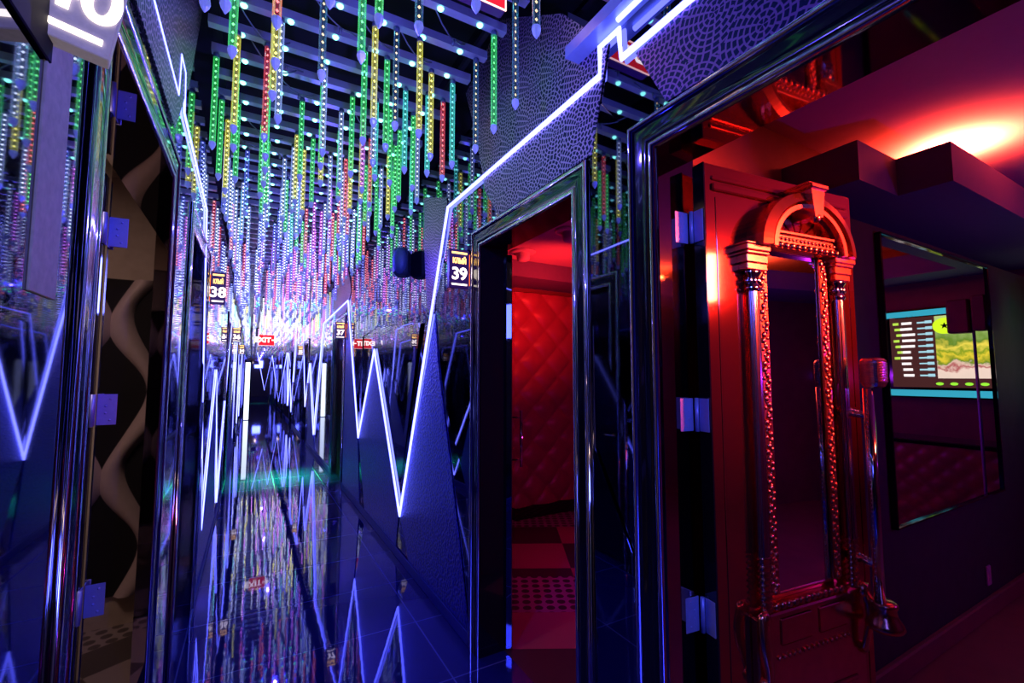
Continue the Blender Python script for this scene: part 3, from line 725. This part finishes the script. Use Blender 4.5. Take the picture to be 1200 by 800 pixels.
for a in ((0, 1.612, 0, .014), (0, 1.612, 1.528, 1.542)): m.bbox(a[0], a[1], -.03, 0, a[2], a[3], .003)
for a in ((0, .014), (1.598, 1.612)): m.bbox(a[0], a[1], -.03, 0, 0, 1.542, .003)
m.obj('frame', M['black_gloss'], mr)
pl = MB().bbox(4.105, 4.165, 1.108, 1.12, .17, .29, .004).box(4.12, 4.15, 1.106, 1.108, .195, .22).box(4.12, 4.15, 1.106, 1.108, .24, .265).obj('wall_outlet', M['plate'])
tag(pl, 'pale wall outlet low on the dark wall under the mirror', 'outlet')

tv = thing('song_screen', (5.58, .48, 1.725), 'lit song list screen with green star disc, seen in the wall mirror', 'screen')
MB().bbox(-.03, .03, -.44, .42, -.43, .41, .01).obj('housing', M['black_gloss'], tv)
MB().box(-.034, -.03, -.355, .355, -.335, .335).obj('display', emi('screen_dark', (.16, .05, .05), .5), tv)
o = MB().box(-.0025, 0, -.01, .345, -.25, .33).obj('picture', M['picture'], tv, (-.035, 0, 0))
m = MB()
for i in range(10):
    z = .27-i*.056; L_ = random.uniform(.055, .10)
    m.box(-.037, -.034, -.26-random.uniform(0, .02), -.26+L_, z, z+.024, 0)
    m.box(-.037, -.034, -.14, -.06, z+random.uniform(.002, .006), z+.018, 1)
    m.box(-.037, -.034, -.08, -.03, z, z+.026, 1)
    if i < 7: m.box(-.037, -.034, -.33+.012*(i % 3), -.285+.012*(i % 3), z, z+.024, 2)
m.obj('song_list', [emi('list_white', (1., .92, .9), 1.5), emi('list_blue', (.45, .85, .95), 1.1), emi('list_green', (.6, 1., .1), 1.1)], tv)
m = MB(); m.lathe([(0, -.0395), (.075, -.0395), (.075, -.037)], n=32, axis='x'); m.v = [(a, b*1.15+.06, c+.235) for a, b, c in m.v]
em = m.obj('star_disc', emi('disc_green', (.62, 1., .02), 1.4), tv)
st = [(.06+.032*(1 if i % 2 == 0 else .42)*math.sin(2*PI*i/10), .235+.032*(1 if i % 2 == 0 else .42)*math.cos(2*PI*i/10)) for i in range(10)]
MB().prism(st, 'x', -.0425, -.0397).obj('star', M['black'], em)
MB().box(-.036, -.03, -.43, .41, .345, .40).box(-.036, -.03, -.43, .41, -.42, -.36).box(-.036, -.03, .37, .41, -.42, .40).obj('lit_border', M['cyan_edge'], tv)
m = MB()
for y in (.0, .10, .20, .30, .38): m.sphere((-.04, y, -.30), .014, 8, 6, sy=2)
m.obj('button', M['green_led'], tv)
for y, lb in ((.86, 'pair of dark red boxes on a steel post before the song screen'),):
    r = thing('boxed_post', (4.96, y, 0), lb, 'stand')
    MB().bbox(-.06, .06, -.115, .02, 1.84, 2.11, .01).obj('box', M['wall_red'], r); MB().bbox(-.06, .06, .035, .12, 1.85, 2.13, .01).obj('box', M['wall_red'], r)
    MB().tube([(0, .028, .02), (0, .028, 2.0)], .010, 10).obj('post', M['steel'], r)
    MB().lathe([(0, 0), (.11, 0), (.11, .012), (.02, .03), (0, .03)], (0, .028, 0), n=20).obj('foot', M['black_gloss'], r)
# tufted counter front under the screen
def tufted(name, w, h, mat, nx, nz, cell, depth):
    m = MB(); vs = []; fs = []
    for k in range(nz+1):
        for i in range(nx+1):
            x = w*i/nx; z = h*k/nz; u = (x+z)/cell; v = (x-z)/cell
            d = depth*(abs(math.sin(PI*u))*abs(math.sin(PI*v)))**.45
            vs.append((x, -d, z))
    for k in range(nz):
        for i in range(nx): a = k*(nx+1)+i; fs.append((a, a+1, a+nx+2, a+nx+1))
    m.add(vs, fs, 0, True)
    n0 = len(m.v); m.add([(0, 0, 0), (w, 0, 0), (w, 0, h), (0, 0, h), (0, .05, 0), (w, .05, 0), (w, .05, h), (0, .05, h)], [(4, 5, 6, 7), (0, 1, 5, 4), (2, 3, 7, 6), (1, 2, 6, 5), (3, 0, 4, 7)])
    return m
ct = thing('tufted_counter', (5.15, 1.02, 0), 'low counter with a diamond tufted front beneath the song screen', 'counter')
tufted('front', 1.6, .90, None, 96, 54, .16, .02).obj('front', M['bench'], ct, (0, 0, 0), -PI/2)
MB().bbox(-.03, .42, -1.62, .02, .90, .94, .01).obj('counter_top', M['black_gloss'], ct)
MB().box(.05, .40, -1.58, -.02, 0, .90).obj('carcass', M['black'], ct)

# ------------------------------------------------------------------ red tufted room behind doorway 39
struct(MB().box(RX0, 4.6, 1.37, 4.3, -.08, 0).obj('floor_tufted_room', M['floor_magenta']))
struct(MB().box(RX0, 4.6, 4.25, 4.32, 0, 2.9).obj('wall_tufted_room_far', M['wall_red']))
struct(MB().box(4.6, 4.7, 1.37, 4.32, 0, 2.9).obj('wall_tufted_room_end', M['wall_red']))
struct(MB().box(RX0, 4.7, 1.37, 1.40, 0, 2.9).obj('wall_tufted_room_near', M['wall_red']))
struct(MB().box(RX0, 4.7, 1.37, 4.32, 2.62, 2.7).obj('ceiling_tufted_room', M['ceil']))
struct(MB().box(RX0, 4.6, 3.75, 4.25, 2.46, 2.62).obj('trim_3', M['soffit']), 'dropped beam above the red tufted wall')
tw = thing('tufted_wall_panel', (1.3, 4.22, .13), 'red diamond tufted leather wall panel seen through doorway 39', 'wall panel')
tufted('p', 3.2, 2.27, None, 190, 135, .34, .045).obj('upholstery', M['leather'], tw)
MB().bbox(0, 3.2, -.03, .03, -.13, -.004, .006).obj('plinth', M['black_gloss'], tw)
for (x, y, lb) in ((2.096, 3.47, 'round white ceiling downlight nearer the red tufted wall'), (2.10, 2.78, 'round white ceiling downlight nearer doorway 39')):
    r = thing('downlight', (x, y, 2.62), lb, 'ceiling light')
    MB().lathe([(0, 0), (.115, 0), (.115, -.012), (.10, -.02), (.06, -.02)], n=24).obj('flange', M['white'], r)
    MB().lathe([(.062, -.018), (.06, -.065), (.05, -.085), (.035, -.092), (0, -.092)], n=20).obj('barrel', M['white'], r)
# glass leaf of doorway 39, pushed back against the inside
gd = thing('glass_door', (RX0+.03, 2.262, 0), 'dark glass door standing open inside doorway 39', 'door', rz=1.03)
MB().bbox(.0, .80, 0, .035, .015, 2.2, .003).obj('panel', M['mirror'], gd)
MB().tube([(.72, -.05, .85), (.72, -.05, 1.25)], .011, 10).tube([(.72, 0, .9), (.72, -.05, .9)], .007, 8).tube([(.72, 0, 1.2), (.72, -.05, 1.2)], .007, 8).obj('handle', M['chrome'], gd)

# ------------------------------------------------------------------ cream room behind the doorway beside sign 40
LX0, LX1 = -2.9, XL-TH
struct(MB().box(LX0, LX1, .42, 3.3, -.08, 0).obj('floor_cream_room', M['floor_grey']))
struct(MB().box(LX0, LX1, .36, .42, 0, 2.8).obj('wall_cream_room_near', M['cream']))
struct(MB().box(LX0, LX1, 3.3, 3.36, 0, 2.8).obj('wall_cream_room_far', M['cream']))
struct(MB().box(LX0-.06, LX0, .36, 3.36, 0, 2.8).obj('wall_cream_room_end', M['cream']))
struct(MB().box(LX0, LX1, .36, 3.36, 2.75, 2.83).obj('ceiling_cream_room', M['cream']))
wp = thing('wave_relief_panel', (-.47, .426, .18), 'dark wall panel with pale wavy relief bands, mirrored in the doorway of sign 40', 'wall panel')
MB().box(-2.2, 0, 0, .012, 0, 1.92).obj('backing', M['black'], wp)
for k in range(7):
    xc = -.14-k*.30; m = MB(); vs = []; fs = []; n = 60
    for i in range(n+1):
        z = 1.92*i/n; d = .10*math.sin(2*PI*z/.95+(PI if k % 2 else 0)); hw = .060+.012*math.sin(2*PI*z/.475)
        for a in (-1, -.5, 0, .5, 1): vs.append((xc+d+a*hw, .012+.05*(1-a*a)**.5, z))
    for i in range(n):
        for q in range(4): fs.append((i*5+q, i*5+q+1, (i+1)*5+q+1, (i+1)*5+q))
    m.add(vs, fs, 0, True); m.obj('wave_band', M['ribbon'], wp)

# ------------------------------------------------------------------ lamps and added fills
def lamp(kind, name, loc, col, e, size=.1, rot=(0, 0, 0), size_y=None, spread=None, spot=None, blend=1.):
    l = bpy.data.lights.new(name, kind); l.color = col; l.energy = e
    if kind == 'AREA':
        l.size = size
        if size_y: l.shape = 'RECTANGLE'; l.size_y = size_y
        if spread: l.spread = spread
    else: l.shadow_soft_size = size
    if kind == 'SPOT': l.spot_size = spot; l.spot_blend = blend
    o = bpy.data.objects.new(name, l); COL.objects.link(o); o.location = loc; o.rotation_euler = rot; return o
lamp('SPOT', 'cove_spot', (3.38, .92, 2.60), (1, .065, .025), 620, .03, (PI, 0, 0), spot=2.74, blend=1.)
lamp('POINT', 'cove_lamp', (3.1, .98, 2.62), (1, .03, .012), 2, .03)
for x in (2.2, 3.2, 4.2): lamp('POINT', 'cove_lamp', (x, -1.8, 2.65), (1, .08, .015), 17, .03)
lamp('POINT', 'cove_lamp', (5.4, -.3, 2.65), (1, .06, .012), 2.5, .03)
lamp('AREA', 'red_room_fill', (2.9, -1.2, 2.35), (1, .055, .025), 22, .4, tuple(Vector((-1.12, 2.1, -.42)).to_track_quat('-Z', 'Y').to_euler()), spread=.62)  # added unseen fill for the red door and its hot reflection
lamp('POINT', 'violet_fill', (3.6, -.6, 1.5), (.40, .02, 1), 15, .01)
lamp('AREA', 'blue_back_fill', (.45, -1.2, 2.3), (.12, .16, 1), 34, .5, (-PI/2+.25, 0, PI))  # added behind the camera, blue sheen for hinges, handle and columns
lamp('AREA', 'tufted_room_wash', (2.4, 2.9, 2.05), (1, .02, .02), 9, .3, (PI/2+.35, 0, 0), spread=1.9)
lamp('POINT', 'tufted_room_violet', (2.6, 2.3, 1.0), (.9, .02, .5), 8, .01)
lamp('AREA', 'cream_room_lamp', (-1.2, 1.8, 2.7), (1, .70, .62), 13, .5)
lamp('POINT', 'back_wall_fill', (.4, -1.5, 3.1), (1, .7, .42), 6, .1)  # added unseen light, warms the back wall for mirror reflections
for y in (1.5, 4., 7., 10., 13., 16.):
    lamp('POINT', 'blue_fill', (.42, y, 2.5), (.10, .07, 1), 20, .012)  # added points, stand in for tube light on slats and walls
lamp('AREA', 'green_beam', (.42, 7.6, 3.1), (.02, 1, .06), 130, .9, (0, 0, 0), .9, spread=.35)

# ------------------------------------------------------------------ camera, world, look
w = bpy.data.worlds.new('World'); sc.world = w; w.use_nodes = True
w.node_tree.nodes['Background'].inputs[0].default_value = (.01, .01, .05, 1); w.node_tree.nodes['Background'].inputs[1].default_value = .05
cd = bpy.data.cameras.new('Camera'); cam = bpy.data.objects.new('Camera', cd); COL.objects.link(cam); sc.camera = cam
cd.sensor_width = 36; cd.lens = 535/1200*36; cd.clip_start = .02
cam.location = (0, 0, 1.5)
yaw, tilt = math.atan(305/535), math.atan(40/535)
cam.rotation_euler = (PI/2+tilt, 0, -yaw)
sc.view_settings.view_transform = 'Standard'; sc.view_settings.look = 'None'; sc.view_settings.exposure = 0; sc.view_settings.gamma = 1
sc.cycles.max_bounces = 10; sc.cycles.glossy_bounces = 8; sc.cycles.diffuse_bounces = 3; sc.cycles.transparent_max_bounces = 40
sc.cycles.sample_clamp_indirect = 4; sc.cycles.caustics_reflective = False; sc.cycles.caustics_refractive = False
